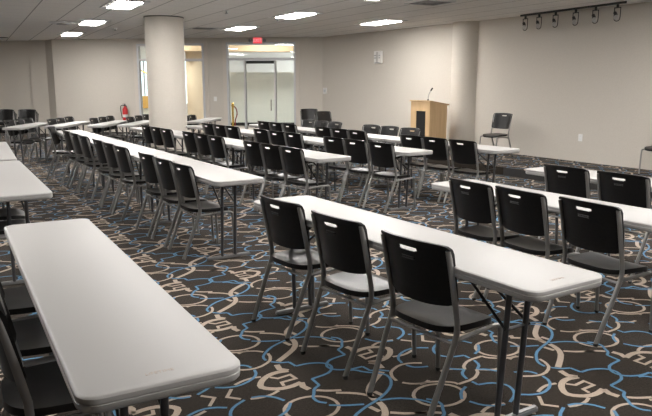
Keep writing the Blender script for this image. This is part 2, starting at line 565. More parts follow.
# shallow pilaster on the back wall
bm = bmesh.new()
prism(bm, [(-8.175, 20.37), (-8.175, 20.52), (-8.55, 21.05), (-9.10, 21.10), (-9.10, 20.90), (-8.58, 20.85)], 0, CEIL)
struct('wall_pilaster', bm, M['wall'])
wall_seg('wall_back_left', (-9.10, 20.98), (-13.1, 21.38), -1)
# round columns
bm = bmesh.new()
cyl(bm, -3.22, 13.66, 0, CEIL, 0.378, 64)
struct('wall_column', bm, M['wall'], smooth=True)
bm = bmesh.new()
cyl(bm, 3.11, 14.83, 0, CEIL, 0.365, 64)
struct('wall_round_corner', bm, M['wall'], smooth=True)
# thin trim ring where the free column meets the ceiling
bm = bmesh.new()
cyl(bm, -3.22, 13.66, CEIL - 0.02, CEIL, 0.388, 64)
struct('trim_2', bm, M['base'], smooth=True)
# rubber baseboards
def baseboard(name, a, b, flip=1, z=0.0, skip=()):
    m4, L = frame_matrix(a, b)
    bm = bmesh.new()
    y0, y1 = (-0.008, 0.0) if flip > 0 else (0.0, 0.008)
    x = 0
    for s0, s1 in skip:
        box(bm, x, s0, y0, y1, z, z + 0.10, 0, m4); x = s1
    box(bm, x, L, y0, y1, z, z + 0.10, 0, m4)
    struct(name, bm, M['base'])
baseboard('baseboard_back', BACK_A, BACK_B, -1, skip=((DOOR[0] - 0.02, DOOR[1] + 0.02), (WIN[0] - 0.02, WIN[1] + 0.02)))
baseboard('baseboard_right', P_CORNER, (2.76, 15.10))

# glazed door front: frame, mullions, panes, door leaf
M_BACK, _ = frame_matrix(BACK_A, BACK_B)
def on_back(bm):
    bmesh.ops.transform(bm, matrix=M_BACK, verts=bm.verts)
    return bm
def bars(lst):
    bm = bmesh.new()
    for a in lst: box(bm, *a)
    return on_back(bm)
FY = (-0.11, 0.035)
d0, d1, dz = DOOR
mulls = (0.775, 1.375, 2.245, 2.80)
fr = bars([(d0, d0 + 0.05, *FY, 0, dz), (d1 - 0.05, d1, *FY, 0, dz), (d0 + 0.05, d1 - 0.05, *FY, dz - 0.05, dz),
           (d0 + 0.05, d1 - 0.05, *FY, 2.195, 2.265), (1.355, 1.40, *FY, 0, 2.195), (2.245, 2.29, *FY, 0, 2.195)])
door_root = struct('door_1', fr, M['alu'])
for nm, a, b, z0, z1 in (('transom_pane', d0 + 0.05, d1 - 0.05, 2.265, dz - 0.05), ('side_pane', d0 + 0.05, 1.355, 0.02, 2.195), ('side_pane', 2.29, d1 - 0.05, 0.02, 2.195)):
    obj(nm, bars([(a, b, -0.045, -0.035, z0, z1)]), M['glass'], door_root)
leaf = obj('door_leaf', bars([(1.40, 2.245, -0.045, -0.03, 0.01, 2.185)]), M['glass'], door_root)
obj('door_closer', bars([(1.41, 2.235, -0.10, -0.05, 2.105, 2.185)]), M['black'], door_root)
bm = bmesh.new()
tube(bm, [(1.50, 0.035, 0.76), (1.50, 0.035, 1.08)], 0.012, 10)
tube(bm, [(1.50, 0.035, 0.80), (1.50, -0.03, 0.80)], 0.008, 8)
tube(bm, [(1.50, 0.035, 1.04), (1.50, -0.03, 1.04)], 0.008, 8)
obj('door_handle', on_back(bm), M['black'], door_root)
w0, w1, wz = WIN
win_root = struct('window_1', bars([(w0, w0 + 0.06, *FY, 0.0, wz), (w1 - 0.06, w1, *FY, 0.0, wz), (w0 + 0.06, w1 - 0.06, *FY, wz - 0.06, wz),
                                    (w0 + 0.06, w1 - 0.06, *FY, 2.18, 2.25), (w0 + 0.06, w1 - 0.06, *FY, 0.0, 0.06)]), M['alu'])
for z0, z1 in ((2.25, wz - 0.06), (0.06, 2.18)):
    obj('window_pane', bars([(w0 + 0.06, w1 - 0.06, -0.045, -0.035, z0, z1)]), M['glass'], win_root)
# shallow painted casings round both glazed openings
for nm, (a, b, z) in (('trim_3', DOOR), ('trim_4', WIN)):
    struct(nm, bars([(a - 0.11, a - 0.001, 0.001, 0.02, 0, z + 0.07), (b + 0.001, b + 0.11, 0.001, 0.02, 0, z + 0.07), (a - 0.001, b + 0.001, 0.001, 0.02, z + 0.001, z + 0.07)]), M['wall_edge'])

# ------------------------------------------------------------------ the lobby seen through the glass
bm = bmesh.new(); box(bm, -11, 5, 19.0, 30, -0.12, -0.021)
struct('floor_lobby_slab', bm, M['lobby_floor'])
bm = bmesh.new(); prism(bm, [(-8.1, 20.52), (0.2, 19.48), (3.0, 19.48), (3.0, 29.0), (-9.0, 29.0)], -0.02, 0.0)
struct('floor_lobby', bm, M['lobby_floor'])
bm = bmesh.new(); box(bm, -9, 3, 19.8, 29, 3.4, 3.5)
struct('ceiling_lobby', bm, M['lobby_white'])
bm = bmesh.new(); box(bm, -4.6, 3.0, 25.0, 25.12, 0, 1.95)
struct('wall_lobby_partition', bm, M['lobby_wall'])
bm = bmesh.new(); box(bm, -4.6, 3.0, 24.985, 25.0, 0, 0.11)
struct('baseboard_lobby', bm, M['black'])
bm = bmesh.new(); box(bm, -5.4, 3.0, 28.9, 29.0, 0, 3.4); box(bm, -9, -5.4, 28.9, 29, 2.5, 3.4); box(bm, -9, -5.4, 28.9, 29, 0, 0.7)
struct('wall_lobby_back', bm, M['lobby_white'])
bm = bmesh.new(); box(bm, 3.0, 3.1, 19.4, 29, 0, 3.4)
struct('wall_lobby_right', bm, M['lobby_beige'])
bm = bmesh.new(); box(bm, -9.1, -9.0, 21.2, 29, 0, 3.4)
struct('wall_lobby_left', bm, M['lobby_beige'])
bm = bmesh.new(); prism(bm, [(-9, 20.62), (3.0, 19.55), (3.0, 19.7), (-9, 20.8)], CEIL, 3.4)
struct('wall_lobby_header', bm, M['lobby_beige'])
bm = bmesh.new(); prism(bm, [(-5, 22.6), (3, 23.6), (3, 24.1), (-5, 23.1)], 2.60, 2.80)
struct('ceiling_lobby_soffit', bm, M['soffit'])
bm = bmesh.new(); cyl(bm, -4.50, 23.3, 0, 3.4, 0.30, 40)
struct('wall_lobby_column', bm, M['lobby_beige'], smooth=True)
for i, (x, y) in enumerate(((-1.9, 21.9), (-5.4, 22.1), (-0.6, 26.8), (-6.8, 26.0))):  # fixtures besides the one behind the door are added to brighten the lobby
    t = thing('ceiling_light', ['bright lobby ceiling light seen through the glass door', 'added lobby ceiling light behind the window by the free column',
                                'added lobby ceiling light beyond the pale partition wall', 'added lobby ceiling light above the golden wood counter'][i], 'ceiling light', (x, y, 3.4), 0.1, 'lobby ceiling lights')
    obj('frame', rbox(-0.64, 0.64, -0.34, 0.34, -0.03, 0.0, 0.004, 1), M['trim_white'], t)
    bm = bmesh.new(); box(bm, -0.60, 0.60, -0.30, 0.30, -0.034, -0.0305)
    obj('diffuser', bm, M['lobby_light'], t)
# window wall of the lobby: muntins and glass
bm = bmesh.new()
for x in (-9.0, -7.8, -6.6, -5.46): box(bm, x, x + 0.06, 28.92, 28.98, 0.7, 2.5)
ow = struct('window_2', bm, M['alu'])
bm = bmesh.new(); box(bm, -8.94, -5.46, 28.945, 28.955, 0.7, 2.5)
obj('window_pane', bm, M['glass'], ow)
# reception counter with golden wood fascia
t = thing('reception_counter', 'reception counter with golden wood front seen through the left window', 'counter', (-6.75, 24.2, 0), 0)
obj('panel', rbox(-1.3, 1.3, -0.25, 0.25, 0, 0.68, 0.01, 1), M['lobby_wall'], t)
obj('fascia', rbox(-1.35, 1.35, -0.32, 0.30, 0.68, 1.10, 0.01, 1), M['wood_gold'], t)
# stair rail behind the window
t = thing('stair_rail', 'pale diagonal stair rail beyond the reception counter', 'railing', (-7.6, 27.0, 0), 0)
bm = bmesh.new(); tube(bm, [(-1.0, 0, 2.7), (1.6, 0, 1.35)], 0.03, 8); obj('handrail', bm, M['gold'], t)
bm = bmesh.new()
for k in range(8):
    x = -0.9 + k * 0.34
    tube(bm, [(x, 0, 0.0), (x, 0, 2.7 - (x + 1.0) * 1.35 / 2.6)], 0.012, 6)
obj('baluster', bm, M['alu'], t)
# rope stanchion inside the lobby
t = thing('rope_stanchion', 'brass rope stanchion with dark red rope behind the glass entrance', 'stanchion', (-2.88, 20.75, 0), 0)
bm = bmesh.new(); lathe(bm, [(0.16, 0), (0.16, 0.015), (0.06, 0.04), (0.02, 0.06)], 24); obj('base', bm, M['gold'], t, True)
bm = bmesh.new(); lathe(bm, [(0.03, 0.05), (0.03, 0.84), (0.05, 0.845), (0.05, 0.87), (0.035, 0.89), (0.045, 0.93), (0.02, 0.96)], 20); obj('post', bm, M['gold'], t, True)
bm = bmesh.new(); tube(bm, smooth_path([(0.03, 0, 0.85), (0.10, 0.0, 0.80), (0.14, 0.02, 0.62), (0.06, 0.06, 0.42), (0.05, 0.08, 0.25)]), 0.018, 8); obj('rope', bm, M['rope'], t, True)

# ------------------------------------------------------------------ ceiling lights
E1 = Vector((0.461, -0.887)); E2 = Vector((0.887, 0.461))
ang = math.atan2(E1.y, E1.x)
def light_positions():
    vis, hid = [], []
    for (bx, by), ks in (((-6.72, 18.1), range(0, 7)), ((-2.03, 16.25), range(0, 6)), ((1.17, 14.75), range(0, 6)), ((-9.9, 16.5), range(0, 7))):  # last line lies out of view, added to brighten the left wall
        step = Vector((1.68, -3.30)) if bx < -5 else (Vector((1.44, -3.02)) if bx < 0 else Vector((1.65, -3.3)))
        for k in ks:
            p = Vector((bx, by)) + step * k
            if p.y < (0.5 if bx < 0 else 4.0): continue
            (vis if p.y > 9.5 and p.x > -7.5 else hid).append(p)
    return vis, hid
VIS, HID = light_positions()  # HID: unseen lights added along the lines to light the near room
HID = HID + [Vector(p) for p in ((0.55, 11.0),)] * 0
names_l = {}
def troffer(p, label, proto=[None]):
    if proto[0] is None:
        t = thing('ceiling_light', label, 'ceiling light', (p.x, p.y, CEIL), ang, 'fluorescent troffers in the tiled ceiling')
        bm = bmesh.new()
        for a in ((-0.61, 0.61, -0.30, -0.19), (-0.61, 0.61, 0.19, 0.30), (-0.61, -0.51, -0.19, 0.19), (0.51, 0.61, -0.19, 0.19)):
            box(bm, *a, -0.014, 0.0)
        obj('frame', bm, M['trim_white'], t)
        bm = bmesh.new(); box(bm, -0.51, 0.51, -0.19, 0.19, -0.024, -0.001)
        obj('diffuser', bm, M['diffuser'], t)
        proto[0] = t
        return t
    return dup(proto[0], (p.x, p.y, CEIL), ang, label)
lab = ['farthest of the left ceiling lights, near the pilaster', 'middle ceiling light of the left line, by the round vent', 'nearest left ceiling light, left of the free column',
       'ceiling light just in front of the exit sign', 'ceiling light right of centre, nearer than the exit sign one', 'ceiling light cut by the top edge at right of centre',
       'ceiling light near the right wall above the wall alarm', 'ceiling light cut by the top edge near the square vent']
def lab_for(p):
    cand = {(-6.72, 18.1): 'farthest bright ceiling light of the left line, near the pilaster', (-5.04, 14.8): 'middle bright ceiling light of the left line, beside the round vent',
            (-3.36, 11.5): 'nearest bright ceiling light of the left line, left of the free column', (-2.03, 16.25): 'bright ceiling light just in front of the exit sign',
            (-0.59, 13.23): 'bright ceiling light left of centre wall corner, second in its line', (0.85, 10.21): 'bright ceiling light cut off by the top of the picture',
            (1.17, 14.75): 'bright ceiling light nearest the right wall, above the white wall alarm', (2.87, 11.9): 'bright ceiling light high at right, nearer than the track lights'}
    for k, v in cand.items():
        if math.hypot(k[0] - p.x, k[1] - p.y) < 0.5: return v
    return 'added recessed ceiling light out of view, lighting the room'
VIS = [p for p in VIS if not math.hypot(p.x - 2.82, p.y - 11.45) < 0.5]
for p in VIS + HID:
    troffer(p, lab_for(p))

# ------------------------------------------------------------------ folding tables
TW, TL, TH = 0.457, 2.44, 0.74

def rounded_rect(L, W, r, n=6, inset=0.0):
    pts = []
    r2 = max(0.005, r - inset)
    for cx, cy, a0 in ((L / 2 - r, W / 2 - r, 0), (-L / 2 + r, W / 2 - r, 90), (-L / 2 + r, -W / 2 + r, 180), (L / 2 - r, -W / 2 + r, 270)):
        for k in range(n + 1):
            a = R(a0 + 90 * k / n)
            pts.append((cx + r2 * math.cos(a), cy + r2 * math.sin(a)))
    return pts

def tabletop_bm(L, W):
    bm = bmesh.new()
    prof = [(0.008, 0.0), (0.0, 0.006), (0.0, 0.019), (0.003, 0.021), (0.003, 0.024), (0.0, 0.026), (0.001, 0.040), (0.005, 0.046)]
    prof = [(0.010, 0.000), (0.004, -0.0015), (0.0, -0.006), (0.0, -0.018), (0.003, -0.0195), (0.003, -0.0225), (0.0, -0.024), (0.001, -0.040), (0.006, -0.046), (0.02, -0.046), (0.024, -0.02)]
    rings = []
    for ins, dz in prof:
        rings.append([bm.verts.new((x, y, TH + dz)) for x, y in rounded_rect(L, W, 0.06, 8, ins)])
    n = len(rings[0])
    for a, b in zip(rings[:-1], rings[1:]):
        for i in range(n):
            bm.faces.new([a[i], a[(i + 1) % n], b[(i + 1) % n], b[i]])
    bm.faces.new(rings[0])
    bm.faces.new(rings[-1][::-1])
    return bm

def make_table(L, label, group, loc, rz, with_text=False):
    """local x along the table, local +y towards the side the sitters look to"""
    t = thing('folding_table', label, 'table', loc, rz, group)
    obj('tabletop', tabletop_bm(L, TW), M['table'], t, True)
    for s in (-1, 1):
        xe = s * (L / 2 - 0.265)
        bm = bmesh.new()
        xb = xe - s * 0.04
        box(bm, xb - 0.016, xb + 0.016, -0.205, 0.205, 0.0, 0.028)
        bmesh.ops.bevel(bm, geom=list(bm.edges), offset=0.006, segments=2, affect='EDGES')
        obj('foot_bar', bm, M['foot_bar'], t)
        for y in (-0.062, 0.062):
            bm = bmesh.new()
            tube(bm, [(xb, y, 0.02), (xe, y, 0.70)], 0.0135, 10)
            obj('leg', bm, M['leg_dark'], t, True)
        bm = bmesh.new()
        tube(bm, [(xe - s * 0.013, -0.062, 0.47), (xe - s * 0.013, 0.062, 0.47)], 0.007, 6)
        obj('cross_bar', bm, M['leg_dark'], t, True)
        bm = bmesh.new()
        tube(bm, [(xe, -0.20, 0.69), (xe, 0.20, 0.69)], 0.012, 6)
        obj('hinge_bar', bm, M['leg_dark'], t, True)
        for y in (-0.075, 0.075):
            bm = bmesh.new()
            tube(bm, [(xe, y, 0.47), (xe - s * 0.36, y * 0.5, 0.70)], 0.0075, 6)
            obj('brace', bm, M['brace'], t, True)
    if with_text:
        m4 = Matrix.Translation((L / 2 - 0.075, 0.0, TH + 0.0005)) @ Matrix.Rotation(R(90), 4, 'Z')
        obj('printed_mark', text_bm('LIFETIME', 0.021, 0.0002, m4), M['print'], t)
    return t

# ------------------------------------------------------------------ stacking chair (local +y = front)
def seat_bm():
    bm = bmesh.new()
    N, K = 40, 6
    def outline(s, a):
        c, d = math.cos(a), math.sin(a)
        e = 2 / 3.4
        x = 0.203 * math.copysign(abs(c) ** e, c) * s
        y = 0.195 * math.copysign(abs(d) ** e, d) * s
        x *= 1 + 0.06 * (y / 0.195)
        return x, y + 0.045
    def zz(x, y, s):
        dish = -0.014 * (1 - s ** 2)
        roll = -0.030 * max(0, (y - 0.13) / 0.11) ** 2
        back = 0.006 * max(0, (-y - 0.02) / 0.13) ** 2
        return 0.440 + dish + roll + back
    rings = []
    c0 = bm.verts.new((0, 0.045, zz(0, 0.045, 0)))
    for k in range(1, K + 1):
        s = k / K
        rings.append([])
        for i in range(N):
            x, y = outline(s, 2 * math.pi * i / N)
            rings[-1].append(bm.verts.new((x, y, zz(x, y, s))))
    for ins, dz in ((1.012, -0.006), (1.012, -0.028), (0.97, -0.032)):
        rings.append([])
        for i in range(N):
            x, y = outline(ins, 2 * math.pi * i / N)
            rings[-1].append(bm.verts.new((x, y, zz(x, y, 1) + dz)))
    for i in range(N):
        bm.faces.new([c0, rings[0][i], rings[0][(i + 1) % N]])
    for a, b in zip(rings[:-1], rings[1:]):
        for i in range(N):
            bm.faces.new([a[i], b[i], b[(i + 1) % N], a[(i + 1) % N]])
    bm.faces.new(rings[-1][::-1])
    return bm

def back_y(z):
    return -0.075 - 0.075 * ((z - 0.46) / 0.36)

def backrest_bm():
    W2, Z0, Z1 = 0.228, 0.535, 0.832
    us = [-1, -0.985, -0.93, -0.85, -0.72, -0.6, -0.45, -0.33, -0.26, -0.21, -0.11, 0, 0.11, 0.21, 0.26, 0.33, 0.45, 0.6, 0.72, 0.85, 0.93, 0.985, 1]
    vs = [0, 0.02, 0.08, 0.2, 0.4, 0.6, 0.74, 0.81, 0.82, 0.855, 0.87, 0.92, 0.975, 1.0]
    def pt(u, v, off):
        w = W2 * (0.955 + 0.045 * v)
        z = Z0 + (Z1 - Z0) * v
        z -= 0.020 * (1 - v) * -(abs(u) ** 3) * 0.8          # lower edge dips in the middle
        z += 0.010 * (v ** 4) * (1 - u * u)                    # crown of the top edge
        r = 0.026
        cx = max(0, abs(u) * w - (w - r)) / r
        if v > 0.9: z -= r * 0.5 * cx * cx
        if v < 0.1: z += r * 0.9 * cx * cx
        bow = -0.060 * (1 - abs(u) ** 2.2)
        y = back_y(z) + bow + 0.014
        if v > 0.86: y -= 0.010 * ((v - 0.86) / 0.14) ** 2   # rolled lip
        return Vector((u * w, y + off, z))
    hole = lambda i, j: (us[i] >= -0.2601 and us[i + 1] <= 0.2601) and (vs[j] >= 0.8099 and vs[j + 1] <= 0.8701)
    bm = bmesh.new()
    grids = []
    for off in (0.004, -0.004):
        g = [[None] * len(vs) for _ in us]
        for i, u in enumerate(us):
            for j, v in enumerate(vs):
                # soften the hole corners
                uu, vv = u, v
                if abs(abs(u) - 0.26) < 1e-6 and abs(v - 0.81) < 1e-6: uu, vv = u * 0.80, 0.822
                if abs(abs(u) - 0.26) < 1e-6 and abs(v - 0.87) < 1e-6: uu, vv = u * 0.97, 0.868
                o2 = off * (2.2 if v >= 0.975 or v <= 0.02 or abs(u) >= 0.985 else 1)
                g[i][j] = bm.verts.new(pt(uu, vv, o2))
        grids.append(g)
    A, B = grids
    ni, nj = len(us), len(vs)
    present = lambda i, j: 0 <= i < ni - 1 and 0 <= j < nj - 1 and not hole(i, j)
    for i in range(ni - 1):
        for j in range(nj - 1):
            if not present(i, j): continue
            bm.faces.new([A[i][j], A[i + 1][j], A[i + 1][j + 1], A[i][j + 1]])
            bm.faces.new([B[i][j], B[i][j + 1], B[i + 1][j + 1], B[i + 1][j]])
            for di, dj, p, q in ((-1, 0, (i, j), (i, j + 1)), (1, 0, (i + 1, j), (i + 1, j + 1)), (0, -1, (i, j), (i + 1, j)), (0, 1, (i, j + 1), (i + 1, j + 1))):
                if not present(i + di, j + dj):
                    bm.faces.new([A[p[0]][p[1]], A[q[0]][q[1]], B[q[0]][q[1]], B[p[0]][p[1]]])
    return bm

def make_chair(label, group, loc, rz):
    t = thing('stacking_chair', label, 'chair', loc, rz, group)
    obj('seat', seat_bm(), M['chair_black'], t, True)
    b = obj('backrest', backrest_bm(), M['chair_black'], t, True)
    # small raised maker's mark under the hand slot, on the rear face
    bm = bmesh.new()
    yb = back_y(0.743) - 0.060 + 0.014 - 0.0075
    box(bm, -0.040, 0.040, yb - 0.001, yb + 0.006, 0.738, 0.7415)
    box(bm, -0.040, 0.040, yb - 0.0025, yb + 0.005, 0.7495, 0.753)
    for k in range(6):
        x = -0.036 + k * 0.0135
        box(bm, x, x + 0.003, yb - 0.0015, yb + 0.006, 0.7415, 0.7495)
    obj('embossed_mark', bm, M['logo'], b)
    for s in (-1, 1):
        x = s * 0.216
        bm = bmesh.new()
        tube(bm, smooth_path([(x * 0.93, -0.235, 0.012), (x, -0.105, 0.34), (x, -0.075, 0.41), (x, back_y(0.48), 0.48)], 2), 0.0125, 10, 1.25)
        l = obj('leg', bm, M['chair_frame'], t, True)
        bm = bmesh.new(); lathe(bm, [(0.0135, 0.0), (0.0145, 0.012), (0.0135, 0.018)], 10, x * 0.93, -0.235)
        obj('foot_cap', bm, M['cap'], l)
        bm = bmesh.new()
        tube(bm, [(x, back_y(0.475), 0.475), (x, back_y(0.60), 0.60), (x, back_y(0.72), 0.72), (x, back_y(0.812) - 0.002, 0.812)], 0.0122, 10, 1.25)
        obj('back_upright', bm, M['chair_frame'], t, True)
        bm = bmesh.new()
        xf = s * 0.208
        tube(bm, smooth_path([(xf, 0.165, 0.396), (xf, 0.225, 0.394), (xf, 0.236, 0.36), (xf, 0.25, 0.012)], 2), 0.0115, 10)
        l = obj('leg', bm, M['chair_frame'], t, True)
        bm = bmesh.new(); lathe(bm, [(0.0125, 0.0), (0.0135, 0.012), (0.0125, 0.018)], 10, xf, 0.25)
        obj('foot_cap', bm, M['cap'], l)
    bm = bmesh.new()
    for s in (-1, 1):
        tube(bm, [(s * 0.216, -0.09, 0.385), (s * 0.209, 0.17, 0.397)], 0.0115, 8)
    tube(bm, [(-0.209, 0.16, 0.392), (0.209, 0.16, 0.392)], 0.009, 8)
    tube(bm, [(-0.217, -0.095, 0.37), (0.217, -0.095, 0.37)], 0.009, 8)
    obj('seat_frame', bm, M['chair_frame'], t, True)
    return t

CHAIR = [None]
def chair(x, y, rz, label, group, z=0.0, near=True):
    if CHAIR[0] is None:
        CHAIR[0] = make_chair(label, group, (x, y, z), rz)
        return CHAIR[0]
    return dup(CHAIR[0], (x, y, z), rz, label, group, near)

def axes(deg):
    a = R(deg)
    return Vector((math.sin(a), -math.cos(a))), Vector((math.cos(a), math.sin(a)))

TABLES = {}
def table_row(deg, n_edge, t_list, L, labels, group, near=False):
    """tables with their chair-side edge on n_edge, each starting at t"""
    N, T = axes(deg)
    for t0, lb in zip(t_list, labels):
        c = N * (n_edge + TW / 2) + T * (t0 + L / 2)
        rz = R(deg) - math.pi
        key = (L, near)
        if key not in TABLES:
            TABLES[key] = make_table(L, lb, group, (c.x, c.y, 0), rz, near)
        else:
            dup(TABLES[key], (c.x, c.y, 0), rz, lb, group)

rnd = random.Random(4)
def chair_row(deg, n_edge, items, group, off=0.09, near=False, back=False):
    N, T = axes(deg)
    for it in items:
        t, lb = it[0], it[1]
        dn = it[2] if len(it) > 2 else 0.0
        da = it[3] if len(it) > 3 else 0.0
        c = N * (n_edge + off + dn) + T * t
        rz = R(deg) - math.pi + R(da + rnd.uniform(-1.2, 1.2)) + (math.pi if back else 0)
        chair(c.x, c.y, rz, lb, group, 0, near)

G_T = 'narrow white folding tables'
# foreground left line of tables (L)
table_row(119.5, 0.2216, [1.659], TL, ['large white folding table across the lower left foreground'], G_T, near=True)
table_row(119.8, -2.435 + 0.457 + 2.32, [0], 0.01, [], G_T)
N_, T_ = axes(119.8)
c2 = Vector((-2.01, 4.84))
table_row(119.8, c2.dot(N_) - TW, [c2.dot(T_)], TL, ['white table at left edge, just beyond the large foreground one'], G_T)
N_, T_ = axes(117.8)
c3 = Vector((-3.30, 7.08))
table_row(117.8, c3.dot(N_) - TW, [c3.dot(T_)], TL, ['farthest white table of the line cut off by the left edge'], G_T)
# front centre (A), right behind it (G), right by the stage (H)
table_row(122.6, 1.986, [1.625], TL, ['white table in the centre foreground with three chairs along it'], G_T, near=True)
table_row(122, 3.523, [4.072 - TL], TL, ['white table on the right with three chairs, behind the centre foreground table'], G_T)
table_row(122, 4.884, [4.306 - TL], TL, ['white table at the right edge, closest to the black stage riser'], G_T)
table_row(122, 2.088, [5.040, 5.040 + 2.38, 5.040 + 4.76], 2.375,
          ['nearest white table of the long row left of the aisle', 'middle white table of the long row at centre left', 'farthest white table of the long row at centre left'], G_T)
table_row(124.1, 3.890, [5.885, 8.0, 10.115], 2.11,
          ['white table with its end at picture centre, second row behind the aisle', 'white table in the second row, right of the free column', 'white table whose end emerges beside the foot of the free column'], G_T)
table_row(125.3, 5.225, [5.76, 7.875, 9.99], 2.11,
          ['white table in the third row, its end below the lectern', 'white table in the middle of the third row', 'white table at the far end of the third row, before the glass entrance'], G_T)
table_row(124, 6.140, [5.453, 7.60, 9.75], 2.14,
          ['white table nearest the stage in the back row, ending by the ramp', 'white table left of the lectern in the back row', 'white table at the far left of the back row, before the glass doors'], G_T)
TW_WIDE = TW
TW = 0.34
TLOC = [((-5.60, 12.22), 93, 'white table farthest left along the back wall', 1.83, 'farthest left table', [13.18, 13.64, 14.1]), ((-4.99, 12.59), 91.5, 'white table near the pilaster, second from left along the back wall', 1.83, 'second left table by the pilaster', [13.49, 13.96, 14.46]),
        ((-4.29, 12.9), 90, 'white table below the fire extinguisher', 1.83, 'table below the fire extinguisher', [13.7, 14.23, 14.73]), ((-3.74, 13.0), 88.5, 'white table just left of the free column', 1.83, 'table left of the free column', [14.12, 14.72, 15.29]),
        ((-2.66, 14.15), 84, 'white table just right of the free column by the glass', 1.83, 'table right of the free column', [14.26, 14.73])]
for (cx, cy), dg, lb, L, nm, ts in TLOC:
    N_, T_ = axes(dg)
    c = Vector((cx, cy))
    table_row(dg, c.dot(N_) - TW, [c.dot(T_)], L, [lb], G_T)
TW = TW_WIDE

# ------------------------------------------------------------------ chairs
def trio(prefix_list, ts, dns=(), das=()):
    n = len(ts)
    dns = tuple(dns) + (0,) * (n - len(dns)); das = tuple(das) + (0,) * (n - len(das))
    return [(t, l, dn, da) for t, l, dn, da in zip(ts, prefix_list, dns, das)]

chair_row(122.6, 1.986, trio(['black chair nearest the camera at the centre foreground table', 'middle black chair of the three at the centre foreground table', 'black chair at the far left end of the centre foreground table'],
          [2.30, 2.92, 3.55], (0.02, 0, 0), (4, 4, 4)), 'chairs at the centre foreground table', near=True)
chair_row(119.5, 0.2216, trio(['black chair cut off by the lower left corner, nearest seat', 'black chair at lower left edge, middle of the three beside the big table', 'black chair at left edge, farthest of three beside the big foreground table'],
          [2.50, 3.08, 3.66]), 'chairs at the left foreground table', off=0.01, near=True)
chair_row(119.8, c2.dot(axes(119.8)[0]) - TW, trio(['black chair tucked beneath the second left table, nearer one', 'black chair tucked beneath the second left table, farther one'], [c2.dot(axes(119.8)[1]) + 0.45, c2.dot(axes(119.8)[1]) + 1.05]), 'chairs at the second left table', off=0.12)
chair_row(122, 3.523, trio(['nearest and largest black chair at the right hand table', 'black chair between its two neighbours at the right hand table', 'black chair at the left end of the right hand table'],
          [2.49, 3.03, 3.50], (), (-5, -4, -4)), 'chairs at the right hand table', off=0.05, near=True)
chair_row(122, 4.884, trio(['black chair at right edge, at the table next to the stage', 'black chair nearer the left end of the table next to the stage'], [3.17, 3.71]), 'chairs at the table by the stage', off=0.0, near=True)
row_b = ['black chair nearest the camera in the long row left of the aisle', 'second nearest black chair of the long left row', 'third nearest black chair of the long left row, before a gap',
         'nearest black chair of the middle group in the long left row', 'middle black chair of the middle group in the long left row', 'farthest black chair of the middle group in the long left row',
         'nearest black chair of the far group in the long left row', 'second black chair of the far group in the long left row', 'third black chair of the far group in the long left row',
         'turned black chair showing its pale frame, farthest in the long left row']
chair_row(122, 2.088, trio(row_b, [5.66, 6.17, 6.70, 7.66, 8.19, 8.71, 9.52, 10.06, 10.66, 11.60], (0,) * 9 + (-0.05,), (0,) * 9 + (-22,)), 'chairs of the long left row')
def nine(place):
    g = ['right group', 'middle group', 'left group']
    k = ['right', 'middle', 'left']
    return ['%s chair in the %s %s' % (k[i % 3], g[i // 3], place) for i in range(9)]
chair_row(124.1, 3.890, trio(nine('of the second row beyond the aisle'), [6.36, 6.83, 7.28, 8.34, 8.80, 9.26, 10.17, 10.63, 11.09]), 'chairs of the second row')
chair_row(125.3, 5.225, trio(nine('of the third row beyond the aisle'), [6.17, 6.67, 7.13, 8.12, 8.58, 9.04, 10.02, 10.48, 10.94]), 'chairs of the third row')
chair_row(124, 6.140, trio(nine('of the back row nearest the lectern'), [5.96, 6.47, 6.93, 8.17, 8.64, 9.11, 10.18, 10.65, 11.12]), 'chairs of the back row')
# chairs on the far side of the back row, facing the camera
chair_row(124, 6.140 + TW, trio(['greyish chair behind the back row, right one beside the lectern', 'greyish chair behind the back row, middle one left of the lectern', 'greyish chair behind the back row, left one of three near the lectern',
          'right hand chair of three low behind the back row by the chair stacks', 'middle chair of three low behind the back row by the chair stacks', 'left hand chair of three low behind the back row by the chair stacks'],
          [8.05, 8.56, 9.05, 10.15, 10.60, 11.05]), 'chairs on the far side of the back row', off=0.30, back=True)
for (cx, cy), dg, lb, L, nm, ts in TLOC:
    N_, T_ = axes(dg)
    kk = ['nearest chair behind the ', 'middle chair behind the ', 'farthest chair behind the ']
    if len(ts) == 2: kk = ['nearer chair behind the ', 'farther chair behind the ']
    chair_row(dg, Vector((cx, cy)).dot(N_) - 0.34, trio([k + nm for k in kk], ts), 'chairs along the back wall tables', off=0.03)
# chairs standing on the stage by the wall
chair(3.32, 12.95, R(124), 'empty black chair standing on the stage beside the round wall column', 'chairs on the stage', STAGE_Z)
chair(5.20, 10.25, R(90 + 34), 'black chair on the stage cut off by the right edge', 'chairs on the stage', STAGE_Z)
# stacked spare chairs
def stack(x, y, rz, n, place, grp):
    f = Vector((-math.sin(rz), math.cos(rz)))
    nm = ['lowest', 'middle', 'topmost'] if n == 3 else ['lower', 'upper'] if n == 2 else ['lowest', 'second lowest', 'second highest', 'topmost']
    for k in range(n):
        chair(x + f.x * 0.05 * k, y + f.y * 0.05 * k, rz, '%s chair of the stack %s' % (nm[k], place), grp, 0.045 * k, False)
stack(-7.15, 16.0, R(172), 3, 'in front of the pilaster', 'stacked spare chairs')
stack(-7.68, 16.0, R(174), 3, 'at the far left edge', 'stacked spare chairs')
stack(0.0, 16.0, R(222), 2, 'left of the lectern in the wall corner', 'stacked spare chairs')
stack(-0.42, 17.6, R(195), 2, 'behind, half hidden in the wall corner', 'stacked spare chairs')

# ------------------------------------------------------------------ lectern with microphone
LEC = (2.18, 14.10)
lrz = R(34)
t = thing('lectern', 'pale maple lectern with black front panel before the far wall', 'lectern', (LEC[0], LEC[1], 0), lrz)
